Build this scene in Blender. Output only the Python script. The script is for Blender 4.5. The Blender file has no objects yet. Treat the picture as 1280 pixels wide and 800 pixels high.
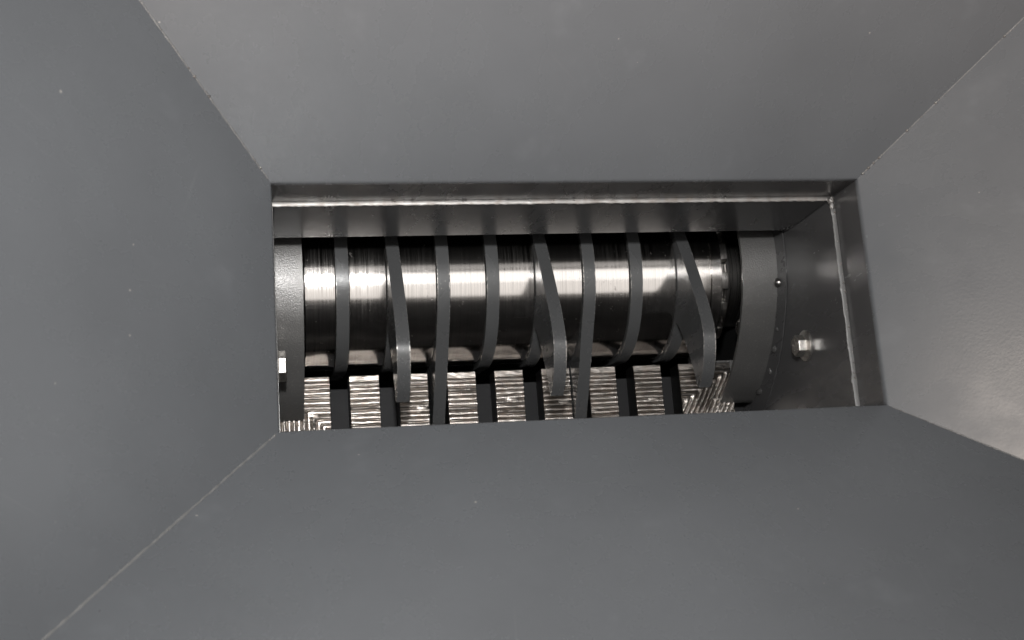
import bpy, bmesh, math, random
import numpy as np
from mathutils import Vector, Matrix, noise

random.seed(7)
rng = np.random.default_rng(11)
scene = bpy.context.scene
COL = scene.collection

# ------------------------------------------------------------------ camera
CAM = Vector((-0.015765, -0.128037, 0.951942))
cam_d = bpy.data.cameras.new("camera")
cam = bpy.data.objects.new("camera", cam_d)
COL.objects.link(cam)
cam_d.sensor_width = 36.0
cam_d.lens = 36.0 * 1611.98 / 1280.0
cam_d.clip_start = 0.02
cam_d.clip_end = 100.0
EUL = (0.22288586, -0.18650277, -0.07069471)
R_cam = Matrix.Rotation(EUL[2], 3, 'Z') @ Matrix.Rotation(EUL[1], 3, 'Y') @ Matrix.Rotation(EUL[0], 3, 'X')
cam.matrix_world = Matrix.Translation(CAM) @ R_cam.to_4x4()
scene.camera = cam
cam_d.dof.use_dof = True
cam_d.dof.focus_distance = 1.12
cam_d.dof.aperture_fstop = 11.0

# ------------------------------------------------------------------ light
scene.render.engine = 'CYCLES'
scene.view_settings.view_transform = 'Standard'
scene.view_settings.look = 'None'
scene.view_settings.exposure = 0.0
scene.view_settings.gamma = 1.0
scene.view_settings.use_curve_mapping = False

world = bpy.data.worlds.new("World")
scene.world = world
world.use_nodes = True
bg = world.node_tree.nodes["Background"]
bg.inputs[0].default_value = (1.0, 0.95, 0.90, 1)
bg.inputs[1].default_value = 0.11

def area(name, loc, target, sx, sy, power, col):
    d = bpy.data.lights.new(name, 'AREA')
    d.shape = 'RECTANGLE'
    d.size, d.size_y, d.energy, d.color = sx, sy, power, col
    o = bpy.data.objects.new(name, d)
    COL.objects.link(o)
    o.location = loc
    o.rotation_euler = (Vector(target) - Vector(loc)).to_track_quat('-Z', 'Y').to_euler()
    return o

# the camera's own flash, in the hot shoe above the lens
flash = area("camera_flash", CAM + R_cam @ Vector((0.0, 0.225, 0.0)), (0.10, 0.11, -0.2), 0.06, 0.04, 3.5, (1.0, 0.995, 0.985))
flash.data.spread = math.radians(98)          # the flash head's beam
# two banks of workshop ceiling tubes above the hopper
area("ceiling_light", (0.62, -0.05, 2.3), (0.62, -0.05, 0), 1.9, 0.70, 8.2, (1.0, 0.975, 0.95))
area("ceiling_light", (0.62, -0.87, 2.3), (0.62, -0.87, 0), 1.9, 0.88, 6.4, (1.0, 0.965, 0.93))
# two unseen area lights, added to put warm patches on the sloping panels
area("side_fill_light", (-3.0, 0.05, 1.65), (0.5, 0.0, 0.05), 1.0, 0.9, 32.0, (1.0, 0.87, 0.77))
area("rear_fill_light", (-0.75, -2.4, 1.55), (0.0, 0.25, 0.1), 0.8, 1.1, 52.0, (1.0, 0.84, 0.74))

# ------------------------------------------------------------------ materials
def new_mat(name):
    m = bpy.data.materials.new(name)
    m.use_nodes = True
    nt = m.node_tree
    return m, nt, nt.nodes["Principled BSDF"]

def N(nt, t, **kw):
    n = nt.nodes.new(t)
    for k, v in kw.items():
        setattr(n, k, v)
    return n

def L(nt, a, b):
    nt.links.new(a, b)

def noise_node(nt, coord, scale, detail=3.0, rough=0.55, mapscale=None):
    src = coord
    if mapscale:
        mp = N(nt, 'ShaderNodeMapping')
        mp.inputs['Scale'].default_value = mapscale
        L(nt, coord, mp.inputs['Vector'])
        src = mp.outputs[0]
    n = N(nt, 'ShaderNodeTexNoise')
    n.inputs['Scale'].default_value = scale
    n.inputs['Detail'].default_value = detail
    n.inputs['Roughness'].default_value = rough
    L(nt, src, n.inputs['Vector'])
    return n.outputs['Fac']

def ramp(nt, fac, p0, p1, c0=(0, 0, 0, 1), c1=(1, 1, 1, 1)):
    r = N(nt, 'ShaderNodeValToRGB')
    r.color_ramp.elements[0].position = p0
    r.color_ramp.elements[1].position = p1
    r.color_ramp.elements[0].color = c0
    r.color_ramp.elements[1].color = c1
    L(nt, fac, r.inputs[0])
    return r.outputs[0]

def maprange(nt, fac, a, b, c, d):
    m = N(nt, 'ShaderNodeMapRange')
    for i, v in enumerate((a, b, c, d)):
        m.inputs[i + 1].default_value = v
    L(nt, fac, m.inputs[0])
    return m.outputs[0]

def mixc(nt, fac, a, b):
    m = N(nt, 'ShaderNodeMix', data_type='RGBA')
    if isinstance(fac, float): m.inputs[0].default_value = fac
    else: L(nt, fac, m.inputs[0])
    for sock, v in ((m.inputs[6], a), (m.inputs[7], b)):
        if isinstance(v, tuple): sock.default_value = v
        else: L(nt, v, sock)
    return m.outputs[2]

def math_n(nt, op, a, b):
    m = N(nt, 'ShaderNodeMath', operation=op)
    for i, v in enumerate((a, b)):
        if isinstance(v, (int, float)): m.inputs[i].default_value = v
        else: L(nt, v, m.inputs[i])
    return m.outputs[0]

def bump(nt, h, strength, dist):
    b = N(nt, 'ShaderNodeBump')
    b.inputs['Strength'].default_value = strength
    b.inputs['Distance'].default_value = dist
    L(nt, h, b.inputs['Height'])
    return b.outputs[0]

def paint(name, col, rough, specks=0.0, peel=0.3, edge=0.0, rvar=0.06, spot=0.0, metal=0.0, pscale=420.0, smear_k=0.35, spec=0.5, scratch=0.0):
    m, nt, p = new_mat(name)
    co = N(nt, 'ShaderNodeTexCoord').outputs['Object']
    big = noise_node(nt, co, 7.0, 4.0)
    fine = noise_node(nt, co, 900.0, 2.0)
    smear = noise_node(nt, co, 26.0, 5.0, 0.6, (1.0, 1.0, 0.35))
    c = mixc(nt, maprange(nt, big, 0.3, 0.7, 0.0, 1.0), tuple(v * 0.93 for v in col) + (1,), tuple(v * 1.06 for v in col) + (1,))
    c = mixc(nt, maprange(nt, smear, 0.62, 0.8, 0.0, smear_k), c, tuple(min(1, v * 1.35 + 0.01) for v in col) + (1,))
    p.inputs['Metallic'].default_value = metal
    mask = None
    if scratch > 0:                     # faint rubbed streaks and scuffs
        for ms, rot in (((7.0, 420.0, 7.0), 0.5), ((420.0, 6.0, 8.0), 0.25)):
            mp = N(nt, 'ShaderNodeMapping')
            mp.inputs['Rotation'].default_value = (0.1, 0.0, rot)
            L(nt, co, mp.inputs['Vector'])
            sn = noise_node(nt, mp.outputs[0], 1.0, 2.0, 0.5, ms)
            pt = noise_node(nt, co, 11.0, 3.0)
            f = math_n(nt, 'MULTIPLY', maprange(nt, sn, 0.66, 0.74, 0.0, 0.30 * scratch), maprange(nt, pt, 0.56, 0.68, 0.0, 1.0))
            c = mixc(nt, f, c, (0.26, 0.26, 0.26, 1))
    if specks > 0:                      # pale dust and chips in the paint
        v = N(nt, 'ShaderNodeTexVoronoi')
        v.inputs['Scale'].default_value = 55.0
        v.inputs['Randomness'].default_value = 1.0
        L(nt, co, v.inputs['Vector'])
        pick = N(nt, 'ShaderNodeSeparateColor')
        L(nt, v.outputs['Color'], pick.inputs[0])
        rad = maprange(nt, pick.outputs[0], 1.0 - specks, 1.0, 0.0, 0.055)
        d = math_n(nt, 'LESS_THAN', v.outputs['Distance'], rad)
        c = mixc(nt, d, c, (0.33, 0.31, 0.29, 1))
    if edge > 0:                        # paint knocked off along sharp edges
        bv = N(nt, 'ShaderNodeBevel', samples=4)
        bv.inputs[0].default_value = 0.0016
        g = N(nt, 'ShaderNodeNewGeometry')
        dt = N(nt, 'ShaderNodeVectorMath', operation='DOT_PRODUCT')
        L(nt, bv.outputs[0], dt.inputs[0]); L(nt, g.outputs['True Normal'], dt.inputs[1])
        e = maprange(nt, dt.outputs['Value'], 0.985, 0.90, 0.0, 1.0)
        w = noise_node(nt, co, 330.0, 4.0, 0.7)
        w2 = noise_node(nt, co, 24.0, 2.0)
        mask = math_n(nt, 'MULTIPLY', e, maprange(nt, math_n(nt, 'ADD', w, math_n(nt, 'MULTIPLY', w2, 0.9)), 1.12 - 0.16 * edge, 1.2 - 0.16 * edge, 0.0, 1.0))
        sc = noise_node(nt, co, 520.0, 3.0, 0.7)
        chips = math_n(nt, 'MULTIPLY', maprange(nt, sc, 0.67, 0.70, 0.0, 1.0), maprange(nt, w2, 0.46, 0.56, 0.0, 1.0))
        mask = math_n(nt, 'MAXIMUM', mask, chips)
        c = mixc(nt, mask, c, (0.55, 0.52, 0.49, 1))
        L(nt, mask, p.inputs['Metallic'])
    if spot > 0:                        # mottled bare cast patches
        s = noise_node(nt, co, 420.0, 4.0, 0.7)
        c = mixc(nt, maprange(nt, s, 0.55, 0.75, 0.0, spot), c, (0.40, 0.38, 0.36, 1))
    L(nt, c, p.inputs['Base Color'])
    L(nt, maprange(nt, smear, 0.3, 0.7, rough - rvar, rough + rvar), p.inputs['Roughness'])
    peel_h = noise_node(nt, co, pscale, 2.0)
    L(nt, bump(nt, math_n(nt, 'ADD', peel_h, math_n(nt, 'MULTIPLY', fine, 0.4)), peel, 0.0004), p.inputs['Normal'])
    p.inputs['Specular IOR Level'].default_value = spec
    return m

M = {}
M['hopper'] = paint('hopper_grey_paint', (0.1165, 0.1215, 0.1285), 0.27, specks=0.30, peel=0.12, scratch=0.35)
M['chamber'] = paint('chamber_gloss_paint', (0.068, 0.067, 0.068), 0.26, specks=0.05, peel=0.0, rvar=0.05, smear_k=0.0, spec=0.38)
M['disc'] = paint('cutter_grey_paint', (0.068, 0.069, 0.070), 0.26, peel=0.2, edge=1.0)
M['collar'] = paint('collar_grey_paint', (0.165, 0.162, 0.158), 0.38, peel=0.8, spot=0.3, metal=0.6, pscale=750.0)
M['dark'] = paint('housing_and_shade_black', (0.010, 0.010, 0.010), 0.7, spec=0.15)
M['tack'] = paint('painted_tack_weld', (0.11, 0.108, 0.107), 0.18, peel=0.9, metal=0.4)

def steel(name, col, rough, streak):
    m, nt, p = new_mat(name)
    co = N(nt, 'ShaderNodeTexCoord').outputs['Object']
    s1 = noise_node(nt, co, 1.0, 4.0, 0.7, (900.0, 9.0, 9.0))
    s2 = noise_node(nt, co, 1.0, 3.0, 0.6, (3200.0, 30.0, 30.0))
    blot = noise_node(nt, co, 60.0, 5.0, 0.65)
    pits = noise_node(nt, co, 260.0, 5.0, 0.75)
    st = math_n(nt, 'ADD', math_n(nt, 'MULTIPLY', s1, 0.6), math_n(nt, 'MULTIPLY', s2, 0.4))
    c = mixc(nt, maprange(nt, st, 0.35, 0.62, 0.0, 1.0), tuple(v * 0.78 for v in col) + (1,), tuple(min(1, v * 1.08) for v in col) + (1,))
    pm = math_n(nt, 'MULTIPLY', maprange(nt, pits, 0.60, 0.68, 0.0, 0.85), maprange(nt, blot, 0.54, 0.60, 0.0, 1.0))
    c = mixc(nt, pm, c, (0.06, 0.045, 0.035, 1))
    L(nt, c, p.inputs['Base Color'])
    p.inputs['Metallic'].default_value = 1.0
    zone = noise_node(nt, co, 1.0, 2.0, 0.5, (38.0, 4.0, 4.0))
    st = math_n(nt, 'MULTIPLY', math_n(nt, 'SUBTRACT', st, 0.5), maprange(nt, zone, 0.38, 0.62, 0.25, 1.35))
    st = math_n(nt, 'ADD', st, 0.5)
    r = maprange(nt, st, 0.3, 0.7, rough - 0.5 * streak, rough + streak)
    L(nt, math_n(nt, 'ADD', r, math_n(nt, 'MULTIPLY', pm, 0.4)), p.inputs['Roughness'])
    L(nt, bump(nt, st, 0.05, 0.00006), p.inputs['Normal'])
    return m

M['steel'] = steel('turned_steel', (0.60, 0.572, 0.548), 0.118, 0.11)
M['nut'] = steel('dark_steel', (0.40, 0.385, 0.37), 0.26, 0.1)
M['slot'] = steel('black_cut_steel', (0.07, 0.068, 0.066), 0.42, 0.05)

def weld_metal(name, col, rough, dark):
    m, nt, p = new_mat(name)
    co = N(nt, 'ShaderNodeTexCoord').outputs['Object']
    a = noise_node(nt, co, 140.0, 5.0, 0.7)
    b = noise_node(nt, co, 1.0, 4.0, 0.65, (40.0, 620.0, 620.0))
    f = noise_node(nt, co, 1300.0, 3.0, 0.7)
    c = mixc(nt, maprange(nt, b, 0.34, 0.62, 0.0, 1.0), tuple(v * dark for v in col) + (1,), col + (1,))
    c = mixc(nt, maprange(nt, a, 0.45, 0.75, 0.0, 0.6), c, tuple(v * k for v, k in zip(col, (0.62, 0.50, 0.42))) + (1,))
    L(nt, c, p.inputs['Base Color'])
    p.inputs['Metallic'].default_value = 1.0
    L(nt, maprange(nt, a, 0.3, 0.7, rough - 0.08, rough + 0.12), p.inputs['Roughness'])
    L(nt, bump(nt, math_n(nt, 'ADD', b, math_n(nt, 'MULTIPLY', f, 0.5)), 0.32, 0.0004), p.inputs['Normal'])
    return m

M['overlay'] = weld_metal('hardfacing_weld_metal', (0.42, 0.39, 0.362), 0.34, 0.6)
M['bead'] = weld_metal('bare_weld_bead', (0.42, 0.405, 0.39), 0.55, 0.65)
M['seam'] = paint('painted_weld_seam', (0.16, 0.158, 0.155), 0.36, peel=0.9)

m, nt, p = new_mat('zinc_plate')
co = N(nt, 'ShaderNodeTexCoord').outputs['Object']
z = noise_node(nt, co, 500.0, 3.0)
L(nt, ramp(nt, z, 0.3, 0.7, (0.52, 0.50, 0.47, 1), (0.80, 0.77, 0.73, 1)), p.inputs['Base Color'])
p.inputs['Metallic'].default_value = 1.0
L(nt, maprange(nt, z, 0.3, 0.7, 0.32, 0.46), p.inputs['Roughness'])
M['zinc'] = m

# ------------------------------------------------------------------ helpers
def link(name, bm_or_mesh, mat, parent=None, smooth=None):
    if isinstance(bm_or_mesh, bmesh.types.BMesh):
        me = bpy.data.meshes.new(name)
        bmesh.ops.recalc_face_normals(bm_or_mesh, faces=bm_or_mesh.faces[:])
        bm_or_mesh.to_mesh(me)
        bm_or_mesh.free()
    else:
        me = bm_or_mesh
    me.materials.clear()
    me.materials.append(mat)
    if smooth is not None:
        me.shade_smooth()
        me.set_sharp_from_angle(angle=math.radians(smooth))
    o = bpy.data.objects.new(name, me)
    COL.objects.link(o)
    if parent:
        o.parent = parent
    return o

def thing(name, label, cat, loc=(0, 0, 0), group=None):
    o = bpy.data.objects.new(name, None)
    o.empty_display_size = 0.02
    COL.objects.link(o)
    o.location = loc
    o['label'] = label
    o['category'] = cat
    if group:
        o['group'] = group
    return o

def bevel(o, w, seg=2, ang=35):
    b = o.modifiers.new('edge', 'BEVEL')
    b.width = w; b.segments = seg; b.limit_method = 'ANGLE'; b.angle_limit = math.radians(ang)
    return o

def bm_box(x0, x1, y0, y1, z0, z1):
    bm = bmesh.new()
    v = [bm.verts.new((x, y, z)) for x in (x0, x1) for y in (y0, y1) for z in (z0, z1)]
    for f in ((0, 1, 3, 2), (4, 6, 7, 5), (0, 4, 5, 1), (2, 3, 7, 6), (0, 2, 6, 4), (1, 5, 7, 3)):
        bm.faces.new([v[i] for i in f])
    return bm

def bm_extrude_x(poly, x0, x1):
    """closed (y, z) outline swept along x"""
    bm = bmesh.new()
    a = [bm.verts.new((x0, y, z)) for y, z in poly]
    b = [bm.verts.new((x1, y, z)) for y, z in poly]
    n = len(poly)
    for i in range(n):
        bm.faces.new((a[i], a[(i + 1) % n], b[(i + 1) % n], b[i]))
    bm.faces.new(a); bm.faces.new(b[::-1])
    return bm

def bm_lathe_x(prof, seg=160, cap=True):
    """(x, r) profile turned about the x axis, closed ring section"""
    bm = bmesh.new()
    rings = []
    for x, r in prof:
        rings.append([bm.verts.new((x, r * math.sin(2 * math.pi * k / seg), r * math.cos(2 * math.pi * k / seg))) for k in range(seg)])
    for i in range(len(rings) - 1):
        for k in range(seg):
            bm.faces.new((rings[i][k], rings[i][(k + 1) % seg], rings[i + 1][(k + 1) % seg], rings[i + 1][k]))
    if cap:
        bm.faces.new(rings[0]); bm.faces.new(rings[-1][::-1])
    return bm

def bm_bead(path, r, wob=0.35, seg=8, flat=(1, 1), freq=260.0, blobs=0.0):
    """an uneven weld bead along a polyline"""
    bm = bmesh.new()
    rings = []
    path = [Vector(q) for q in path]
    pts = []
    step = r * 0.7
    for a, b in zip(path[:-1], path[1:]):
        n = max(2, int((b - a).length / step))
        for i in range(n):
            pts.append(a.lerp(b, i / n))
    pts.append(path[-1])
    for i, q in enumerate(pts):
        t = (pts[min(i + 1, len(pts) - 1)] - pts[max(i - 1, 0)]).normalized()
        u = t.orthogonal().normalized() if abs(t.z) > 0.9 else t.cross(Vector((0, 0, 1))).normalized()
        w = u.cross(t)
        k = noise.noise(q * freq) * wob + noise.noise(q * freq * 0.23 + Vector((5, 3, 1))) * wob
        if blobs and noise.noise(q * freq * 0.5 + Vector((9, 9, 9))) > 0.42:
            k += blobs
        off = Vector((noise.noise(q * 120), noise.noise(q * 120 + Vector((3, 3, 3))), 0)) * r * wob * 0.5
        rr = r * (1 + k)
        rings.append([bm.verts.new(q + off + (u * math.cos(2 * math.pi * j / seg) * flat[0] + w * math.sin(2 * math.pi * j / seg) * flat[1]) * rr) for j in range(seg)])
    for i in range(len(rings) - 1):
        for j in range(seg):
            bm.faces.new((rings[i][j], rings[i][(j + 1) % seg], rings[i + 1][(j + 1) % seg], rings[i + 1][j]))
    bm.faces.new(rings[0]); bm.faces.new(rings[-1][::-1])
    return bm

def blob(bm, c, r, sq=(1, 1, 1), seed=0):
    res = bmesh.ops.create_icosphere(bm, subdivisions=3, radius=r)
    for v in res['verts']:
        n = v.co.normalized()
        k = 1 + 0.35 * noise.noise(n * 1.7 + Vector((seed * 3.1, 0, 0)))
        v.co = Vector((v.co.x * sq[0], v.co.y * sq[1], v.co.z * sq[2])) * k + Vector(c)

# ------------------------------------------------------------------ measures
W, D = 0.48, 0.18967
E_IN = 0.0036                 # how far the chamber plates stand inside the throat
Z_LEDGE = -0.0455
Z_BACK = -0.1365
SL = dict(L=0.737, T=0.792, R=0.834, B=0.734)
H_TOP = 0.30
AX_Y, AX_Z = 0.1742, -0.27    # shaft axis
R_DISC, R_SLEEVE = 0.0838, 0.0803

# ------------------------------------------------------------------ hopper
hopper = thing('feed_hopper', 'grey painted sheet steel feed hopper with four sloping sides', 'hopper', (0, 0, 0))

RB = 0.006                    # bend radius at the throat
def out(side, z):
    s = SL[side]
    th = math.atan(s)
    t = RB * math.tan(th / 2)             # tangent length
    if z <= -t: return 0.0
    zt = t * math.cos(th)
    if z >= zt: return s * z
    # arc of radius RB tangent to vertical and slope
    dz = z + t
    return RB - math.sqrt(max(RB * RB - dz * dz, 0))

def ring(z, off=0.0):
    l, t, r, b = (out(k, z) + off for k in 'LTRB')
    return [Vector((-l, -b, z)), Vector((W + r, -b, z)), Vector((W + r, D + t, z)), Vector((-l, D + t, z))]

def sheet(name, zs, side_idx, mat, thick=0.003, nseg=28):
    bm = bmesh.new()
    i, j = side_idx, (side_idx + 1) % 4
    g = []
    for z in zs:
        a, b = ring(z)[i], ring(z)[j]
        g.append([bm.verts.new(a.lerp(b, k / nseg)) for k in range(nseg + 1)])
    h = []
    for z in zs:
        a, b = ring(z, thick)[i], ring(z, thick)[j]
        h.append([bm.verts.new(a.lerp(b, k / nseg)) for k in range(nseg + 1)])
    for q in (g, h):
        for r in range(len(zs) - 1):
            for k in range(nseg):
                bm.faces.new((q[r][k], q[r][k + 1], q[r + 1][k + 1], q[r + 1][k]))
    for r in (0, len(zs) - 1):
        for k in range(nseg):
            bm.faces.new((g[r][k], g[r][k + 1], h[r][k + 1], h[r][k]))
    for k in (0, nseg):
        for r in range(len(zs) - 1):
            bm.faces.new((g[r][k], g[r + 1][k], h[r + 1][k], h[r][k]))
    return link(name, bm, mat, hopper, 50)

z_bend = [-0.0035 + 0.0075 * i / 10 for i in range(11)]
z_up = [0.006 + (H_TOP - 0.006) * i / 24 for i in range(25)]
for i in range(4):
    sheet('sloping_panel', z_bend + z_up, i, M['hopper'])
    sheet('throat_wall', [Z_LEDGE + 0.0003, -0.03, -0.015, -0.0036], i, M['chamber'])

# welded corner seams between the sloping panels
for i in range(4):
    a, b = ring(0.004)[i], ring(H_TOP - 0.005)[i]
    r = (0.0012, 0.0005, 0.0006, 0.0008)[i]
    link('corner_weld', bm_bead([a, b], r, 0.55, 6, freq=150), M['seam'], hopper, 60)
    bm = bmesh.new()
    ctr = Vector((W / 2, D / 2, 0))
    for k in range((16, 12, 34, 30)[i]):
        t = random.random() ** 1.5 * 0.75
        q = a.lerp(b, t)
        q = q.lerp(Vector((ctr.x, ctr.y, q.z)), 0.0012)
        rr = random.choice((0.0004, 0.0005, 0.0007, 0.0011)) * (0.8 if i < 2 else 1.0)
        blob(bm, q, rr, (1, 1, 1.4), k)
    spat = link('weld_spatter', bm, M['bead'], hopper, 60)
    spat['kind'] = 'stuff'

# ------------------------------------------------------------------ cutting chamber
chamber = thing('cutting_chamber', 'dark glossy steel cutting chamber below the hopper throat', 'chamber', (0, 0, -0.5))
def cpart(name, bm, mat, bev=None, smooth=None):
    o = link(name, bm, mat, chamber, smooth)
    o.location = (0, 0, 0.5)
    if bev: bevel(o, bev)
    return o
XL, XR = 0.0013, W - E_IN
YB, YF = D - E_IN, E_IN
TH = 0.010
cpart('back_wall', bm_box(XL + 0.0005, XR - 0.0005, YB, YB + TH, Z_BACK, Z_LEDGE), M['chamber'], 0.0008)
cpart('end_wall', bm_box(XR, XR + TH, -0.10, 0.40, -0.50, Z_LEDGE), M['chamber'])
cpart('end_wall', bm_box(XL - TH, XL, -0.10, 0.40, -0.50, Z_LEDGE), M['chamber'])
cpart('front_wall', bm_box(XL + 0.0005, XR - 0.0005, YF - TH, YF, -0.262, Z_LEDGE), M['chamber'], 0.0008)
cpart('housing_back', bm_box(XL, XR, 0.40, 0.41, -0.50, -0.05), M['dark'])
cpart('housing_front', bm_box(XL, XR, -0.11, -0.10, -0.50, -0.05), M['dark'])
cpart('housing_floor', bm_box(XL - TH, XR + TH, -0.11, 0.41, -0.51, -0.5005), M['dark'])
cpart('housing_cover', bm_box(XL, XR, YB + TH + 0.0005, 0.3995, -0.062, -0.052), M['dark'])
cpart('housing_cover', bm_box(XL, XR, -0.0995, YF - TH - 0.0005, -0.062, -0.052), M['dark'])
# weld run on the ledge where hopper and chamber plates meet
zl = Z_LEDGE
e2 = E_IN * 0.5
for a, b, r, bl in (((0.001, D - e2, zl), (W - e2, D - e2, zl), 0.0023, 0.12), ((W - e2, D - e2, zl), (W - e2, 0.002, zl), 0.0023, 0.25),
                    ((0.0004, 0.002, zl), (0.0004, D - 0.002, zl), 0.0007, 0.05), ((0.001, e2, zl), (W - e2, e2, zl), 0.0015, 0.2)):
    cpart('weld_bead', bm_bead([a, b], r, 0.22, 12, (1.0, 0.30), 300, bl), M['bead'] if b[1] > 0.1 and a[1] > 0.1 else M['seam'], None, 60)
bm = bmesh.new()
blob(bm, (W - 0.0030, D - 0.0034, zl), 0.0036, (1, 1, 0.8), 4)
blob(bm, (W - 0.0024, D - 0.0085, zl), 0.0028, (0.8, 1.5, 0.7), 9)
cpart('corner_weld', bm, M['bead'], None, 60)
bm = bmesh.new()
for k in range(46):
    if k % 2:
        q = (W - 0.0006 - random.random() * 0.0012, random.uniform(0.02, D - 0.005), zl + random.random() * 0.0015)
    else:
        q = (random.choice((random.gauss(0.15, 0.04), random.uniform(0.02, W - 0.02))), D - 0.0004 - random.random() * 0.0008, zl + 0.0004 + random.random() * 0.001)
    blob(bm, q, random.uniform(0.0004, 0.0010), (1, 1, 1), k)
o = cpart('weld_spatter', bm, M['bead'], None, 60); o['kind'] = 'stuff'

# ------------------------------------------------------------------ cutter shaft
shaft = thing('cutter_shaft', 'shredder shaft with polished steel sleeves between grey hooked cutter discs', 'cutter shaft', (0, AX_Y, AX_Z))
X_DISC = [0.0577 + 0.0462 * k for k in range(8)]
T_DISC = 0.0117
core = bm_lathe_x([(XL + 0.001, 0.05), (XR - 0.001, 0.05)], 64)
link('shaft_core', core, M['nut'], shaft, 40)
def sleeve(x0, x1, r=R_SLEEVE):
    c = 0.0006
    g = 0.0003
    prof = [(x0 + g, r - 0.012), (x0 + g, r - c), (x0 + g + c, r), (x1 - g - c, r), (x1 - g, r - c), (x1 - g, r - 0.012)]
    return link('spacer_sleeve', bm_lathe_x(prof, 200), M['steel'], shaft, 30)
X_LCOL, X_RCOL = 0.0276, 0.4405
edges = [X_LCOL + 0.0015]
for x in X_DISC: edges += [x, x + T_DISC]
for k in range(8): sleeve(edges[2 * k], edges[2 * k + 1])
sleeve(edges[16], 0.4165)
sleeve(0.4165, 0.4278, R_SLEEVE - 0.0003)

# hook outline: u towards the comb, w up
key = [(-0.0405, 0.0733), (-0.019, 0.0855), (0.0005, 0.0968), (0.020, 0.1078), (0.045, 0.1205), (0.060, 0.1277), (0.078, 0.1335), (0.089, 0.1343),
       (0.100, 0.1315), (0.112, 0.1265), (0.122, 0.1195), (0.1315, 0.1080)]
under = [(0.1298, 0.1050), (0.118, 0.1010), (0.101, 0.0930), (0.084, 0.0840), (0.068, 0.0725), (0.0600, 0.0640), (0.0605, 0.0590)]
def catmull(pts, n):
    o = []
    for i in range(len(pts) - 1):
        p0, p1, p2, p3 = (Vector(pts[max(0, min(len(pts) - 1, j))]) for j in (i - 1, i, i + 1, i + 2))
        for k in range(n):
            t = k / n
            o.append(0.5 * ((2 * p1) + (p2 - p0) * t + (2 * p0 - 5 * p1 + 4 * p2 - p3) * t * t + (3 * p1 - p0 - 3 * p2 + p3) * t ** 3))
    o.append(Vector(pts[-1]))
    return o
def disc_outline():
    pts = [tuple(q) for q in catmull(key, 5)] + [tuple(q) for q in catmull(under, 4)]
    a0 = math.degrees(math.atan2(0.0605, 0.0590)) + 3.0
    a1 = 360 + math.degrees(math.atan2(-0.0405, 0.0733)) - 1.5
    n = 96
    for k in range(n + 1):
        a = math.radians(a0 + (a1 - a0) * k / n)
        pts.append((R_DISC * math.sin(a), R_DISC * math.cos(a)))
    return pts
OUT = disc_outline()
disc_me = None
PH = [125, 0, 69, 124, 0, 64, 124, -1]
for k, x in enumerate(X_DISC):
    if disc_me is None:
        o = link('cutter_disc', bm_extrude_x([(-u, w) for u, w in OUT], 0, T_DISC), M['disc'], shaft, 28)
        disc_me = o.data
    else:
        o = bpy.data.objects.new('cutter_disc', disc_me)
        COL.objects.link(o); o.parent = shaft
    o.location = (x, 0, 0)
    o.rotation_euler = (math.radians(PH[k]), 0, 0)     # +x turn carries +z towards -y

# slotted lock nut at the shaft end
bm = bmesh.new()
nseg = 16
prof = []
poly = []
for k in range(nseg):
    a0 = 2 * math.pi * k / nseg
    for f, r in ((0.02, 0.0745), (0.22, 0.0752), (0.42, 0.0752), (0.60, 0.0745), (0.62, 0.062), (0.98, 0.062)):
        a = a0 + f * 2 * math.pi / nseg
        poly.append((r * math.sin(a), r * math.cos(a)))
nut = link('lock_nut', bm_extrude_x(poly, 0.4283, 0.4362), M['nut'], shaft, 30)
bevel(nut, 0.0007)
link('nut_washer', bm_lathe_x([(0.4364, 0.050), (0.4364, 0.0660), (0.4370, 0.0668), (0.4396, 0.0668), (0.4402, 0.0660), (0.4402, 0.050)], 96), M['nut'], shaft, 30)

# ------------------------------------------------------------------ end collars
ang_r = [(-180, 0.1005), (20, 0.1005), (35, 0.1015), (47, 0.1045), (59, 0.1085), (72, 0.1165), (84, 0.1245), (90, 0.1295)]
def collar_outline():
    pts = []
    aa = [k for k in range(-90, 91, 3)]
    xs, rs = zip(*ang_r)
    for a in aa:
        r = float(np.interp(a, xs, rs))
        pts.append((-r * math.sin(math.radians(a)), r * math.cos(math.radians(a))))
    # close behind with a straight back and the flat foot standing on the comb bar
    pts += [(-0.129, -0.004), (-0.0895, -0.0045), (-0.0895, -0.085), (0.1005, -0.085)]
    return pts
CO = collar_outline()
def inset(pts, t):
    n = len(pts); o = []
    for i in range(n):
        a, b, c = (Vector(pts[(i + k) % n]) for k in (-1, 0, 1))
        d1, d2 = (b - a), (c - b)
        n1, n2 = Vector((-d1.y, d1.x)).normalized(), Vector((-d2.y, d2.x)).normalized()
        m_ = (n1 + n2)
        m_ = m_ / max(m_.length_squared * 0.5, 0.6)
        o.append(tuple(b + m_ * t))
    return o
def bm_shell_x(poly, inner, x0, x1):
    bm = bmesh.new()
    n = len(poly)
    A, B, Ci, Di = ([bm.verts.new((x, y, z)) for y, z in q] for x, q in ((x0, poly), (x1, poly), (x0, inner), (x1, inner)))
    for i in range(n):
        j = (i + 1) % n
        bm.faces.new((A[i], A[j], B[j], B[i])); bm.faces.new((Ci[i], Ci[j], Di[j], Di[i]))
        bm.faces.new((A[i], A[j], Ci[j], Ci[i])); bm.faces.new((B[i], B[j], Di[j], Di[i]))
    return bm
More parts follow.
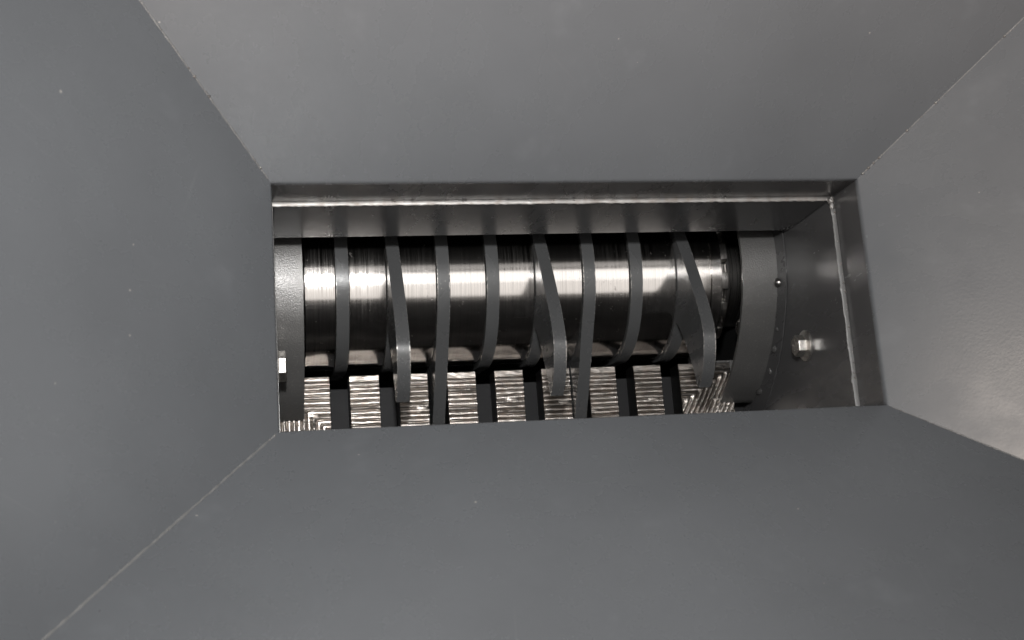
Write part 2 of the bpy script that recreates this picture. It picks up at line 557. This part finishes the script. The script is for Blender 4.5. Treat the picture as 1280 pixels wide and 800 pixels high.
def collar(x0, x1, label, face):
    t = thing('end_collar', label, 'collar', (x0, AX_Y, AX_Z), 'collars at the shaft ends')
    area2 = sum(CO[i][0] * CO[(i + 1) % len(CO)][1] - CO[(i + 1) % len(CO)][0] * CO[i][1] for i in range(len(CO)))
    IN = inset(CO, 0.004 if area2 > 0 else -0.004)
    b = link('collar_rim', bm_shell_x(CO, IN, 0, x1 - x0), M['collar'], t, 30)
    w = x1 - x0
    s0, s1 = (w - 0.006, w - 0.002) if face < 0 else (0.002, 0.006)
    link('collar_shade_disc', bm_extrude_x(inset(CO, 0.0042 if area2 > 0 else -0.0042), s0, s1), M['dark'], t, 30)  # added near-black disc: the shade inside the hollow collar, put into colour
    return t
cl = collar(XL + 0.0002, X_LCOL, 'mottled grey collar around the shaft end, behind the bright bolt head', 1)
cr = collar(X_RCOL, XR - 0.0002, 'wide grey collar tacked by weld blobs to the end wall near the slotted nut', -1)
def on_collar(y, z):
    return Vector((XR - 0.001 - X_RCOL, y - AX_Y, z - AX_Z))
link('collar_flange', bm_shell_x([(y * 1.2, z * 1.2) for y, z in CO[:61]] + [(y * 1.05, z) for y, z in CO[61:]], inset(CO, -0.0001), XR - 0.0012 - X_RCOL, XR - 0.0003 - X_RCOL), M['chamber'], cr, 30)
for k, (y, z, r, sq) in enumerate(((0.0846, -0.1981, 0.0030, (1, 1.1, 1.2)), (0.0660, -0.2150, 0.0025, (0.9, 1.3, 1)), (0.0520, -0.248, 0.0045, (0.6, 0.7, 1.8)), (0.102, -0.186, 0.0020, (1, 1, 1)))):
    bm = bmesh.new()
    blob(bm, on_collar(y, z), r, sq, k + 20)
    link('tack_weld', bm, M['tack'], cr, 60)
bm = bmesh.new()
bmesh.ops.create_uvsphere(bm, u_segments=32, v_segments=16, radius=0.0046, matrix=Matrix.Translation(on_collar(0.1445, -0.1720)))
link('round_head', bm, M['nut'], cr, 60)
bm = bmesh.new()
bmesh.ops.create_uvsphere(bm, u_segments=32, v_segments=16, radius=0.0085, matrix=Matrix.Translation((0.0040, -0.066, 0.0680)) @ Matrix.Diagonal((0.5, 1, 1, 1)))
link('screw_head', bm, M['nut'], cr, 60)

# ------------------------------------------------------------------ counter comb
comb = thing('counter_comb', 'slotted counter comb of steel blocks faced with ribbed weld beads below the shaft', 'comb', (0, 0.03, -0.36))
def mpart(name, bm_, mat, parent=comb, bev=None, smooth=None):
    o = link(name, bm_, mat, parent, smooth)
    o.location = Vector((0, -0.03, 0.36)) if parent is comb else Vector((0, 0, 0))
    if bev: bevel(o, bev)
    return o
Z_TOP, Y_EDGE = -0.27, 0.0867
SLW = 0.0186
SLC = [0.0622 + 0.0470 * k for k in range(8)]
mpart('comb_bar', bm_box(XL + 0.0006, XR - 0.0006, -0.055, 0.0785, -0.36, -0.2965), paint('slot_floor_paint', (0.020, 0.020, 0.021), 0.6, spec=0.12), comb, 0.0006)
PITCH = 0.0046
def sminf(a, b, k):
    h = np.clip(0.5 + 0.5 * (b - a) / k, 0, 1)
    return b * (1 - h) + a * h - k * h * (1 - h)
def lattice(nx, ny, seed):
    return np.random.default_rng(seed).random((nx, ny))
def vnoise(x, y, seed):
    g = lattice(256, 256, seed)
    xi, yi = np.floor(x).astype(int), np.floor(y).astype(int)
    fx, fy = x - xi, y - yi
    fx, fy = fx * fx * (3 - 2 * fx), fy * fy * (3 - 2 * fy)
    a, b = g[xi % 256, yi % 256], g[(xi + 1) % 256, yi % 256]
    c, d = g[xi % 256, (yi + 1) % 256], g[(xi + 1) % 256, (yi + 1) % 256]
    return (a * (1 - fx) + b * fx) * (1 - fy) + (c * (1 - fx) + d * fx) * fy - 0.5
def overlay(k, x0, x1, y0, y1, parent):
    h = 0.00036
    nx, ny = int((x1 - x0) / h), int((y1 - y0) / h)
    gx, gy = np.meshgrid(np.linspace(x0, x1, nx), np.linspace(y0, y1, ny), indexing='ij')
    wx = gx + 0.0005 * vnoise(gx * 120, gy * 60, 3 + k) + 0.0003 * vnoise(gx * 600, gy * 300, 33 + k)
    wy = gy + 0.0006 * vnoise(gx * 60 + 7, gy * 120, 40 + k) + 0.00015 * vnoise(gx * 300, gy * 600, 80 + k)
    b = (Y_EDGE - 0.0062) - wy
    along = gx
    s = b
    if k == 0:
        a = wx - 0.0300
        bb = 0.0545 - wy
        s = sminf(a, bb, 0.0016)
        along = np.where(a < bb, gy, gx)
    if k == 8:
        a = (0.4545 - wx) + 0.55 * (wy - 0.075)
        s = sminf(a * 0.9, b, 0.0035)
        along = np.where(a < b, gy, gx)
    idx = np.floor(s / PITCH)
    fr = s / PITCH - idx
    j = np.random.default_rng(5 + k).random(400)
    ii = (idx.astype(int) + 100) % 400
    prof = 1 - np.abs(2 * fr - 1) ** 3.2
    half = 0.35 * np.abs(np.sin(math.pi * fr * 2))           # a second finer crest within each run
    lip = np.clip((b) / 0.006, 0.0, 1.0) if k not in (0,) else np.clip((Y_EDGE - gy - 0.002) / 0.008, 0.0, 1.0)
    amp = 0.0017 * (0.35 + 0.65 * lip) * (0.85 + 0.3 * j[ii])
    ripple = np.sin(along * 3400 + 9 * (fr - 0.5) ** 2 + 6 * j[ii]) * 0.00004
    z = amp * (prof - 0.5 * half * (j[(ii + 50) % 400] > 0.7)) + ripple * prof
    z += 0.00028 * vnoise(gx * 170, gy * 560, 120 + k) * lip + 0.00014 * vnoise(gx * 700, gy * 1350, 360 + k) + 0.00010 * vnoise(gx * 430, gy * 1000, 160 + k)
    z = np.where(b < 0, 0.0006 + 0.00035 * vnoise(gx * 200, gy * 1500, 200 + k) + 0.0003 * vnoise(gx * 90, gy * 400, 240 + k), z) if k else z
    # a few flat blobs where a run was started
    r2 = np.random.default_rng(300 + k)
    for _ in range(1):
        cx, cy = r2.uniform(x0, x1), r2.uniform(0.036, 0.06)
        q = ((gx - cx) / 0.0065) ** 2 + ((gy - cy) / 0.0024) ** 2
        z = np.where(q < 1, np.maximum(z, 0.0015 * np.sqrt(np.clip(1 - q, 0, 1)) + 0.0004), z)
    z = Z_TOP + 0.0002 + z
    base = Z_TOP - 0.0002
    z[0, :] = z[-1, :] = base
    z[:, 0] = z[:, -1] = base
    verts = np.stack([gx, gy, z], 2).reshape(-1, 3)
    i, jj = np.meshgrid(np.arange(nx - 1), np.arange(ny - 1), indexing='ij')
    v0 = (i * ny + jj).ravel()
    faces = np.stack([v0, v0 + ny, v0 + ny + 1, v0 + 1], 1)
    me = bpy.data.meshes.new('weld_overlay')
    me.from_pydata(verts.tolist(), [], faces.tolist())
    me.update()
    o = link('weld_overlay', me, M['overlay'], parent, 40)
    return o
bounds = [XL + 0.0006]
for c in SLC: bounds += [c - SLW / 2, c + SLW / 2]
bounds += [0.4555]
for k in range(9):
    x0, x1 = bounds[2 * k], bounds[2 * k + 1]
    y0 = 0.012
    blk = mpart('comb_block', bm_box(x0, x1, y0, Y_EDGE, -0.2960, Z_TOP), M['slot'], comb, 0.0003)
    if k == 0:
        overlay(k, x0, x1, y0, Y_EDGE - 0.0003, blk)
    else:
        overlay(k, x0, x1, y0, Y_EDGE - 0.0003, blk)

# ------------------------------------------------------------------ bolts
def bolt(loc, sx, label, scale=1.0, spin=0.0, lx=1.0):
    sx = sx * lx
    t = thing('flange_bolt', label, 'bolt', loc, 'bolts in the end walls')
    prof = [(0.0, 0.0140), (0.0016, 0.0142), (0.0022, 0.0137), (0.0030, 0.0112), (0.0036, 0.0100)]
    bm = bm_lathe_x([(sx * x * scale, r * scale) for x, r in prof], 64)
    link('flange', bm, M['zinc'], t, 30)
    af = 0.0087 * scale
    poly = []
    for k in range(6):
        a = math.radians(60 * k + 30 + spin)
        poly.append((af / math.cos(math.radians(30)) * math.sin(a), af / math.cos(math.radians(30)) * math.cos(a)))
    bm = bm_extrude_x(poly, sx * 0.0030 * scale, sx * 0.0108 * scale)
    h = link('hex_head', bm, M['zinc'], t, 30)
    bevel(h, 0.0007 * scale, 3, 30)
    bm = bmesh.new()                     # raised grade marks on the crown
    for k in range(5):
        a = math.radians(72 * k + 20)
        c = (sx * 0.0108 * scale, 0.0048 * scale * math.sin(a), 0.0048 * scale * math.cos(a))
        blob(bm, c, 0.0009 * scale, (0.6, 1, 1), k)
    link('grade_mark', bm, M['zinc'], h, 60)
    return t
bolt((XR, 0.0745, -0.1290), -1, 'zinc hex flange bolt in the bare end wall beside the wide welded collar', 1.0, -7)
bolt((XL, 0.0815, -0.1800), 1, 'bright hex bolt head in front of the mottled collar rim', 1.38, -6, 0.62)
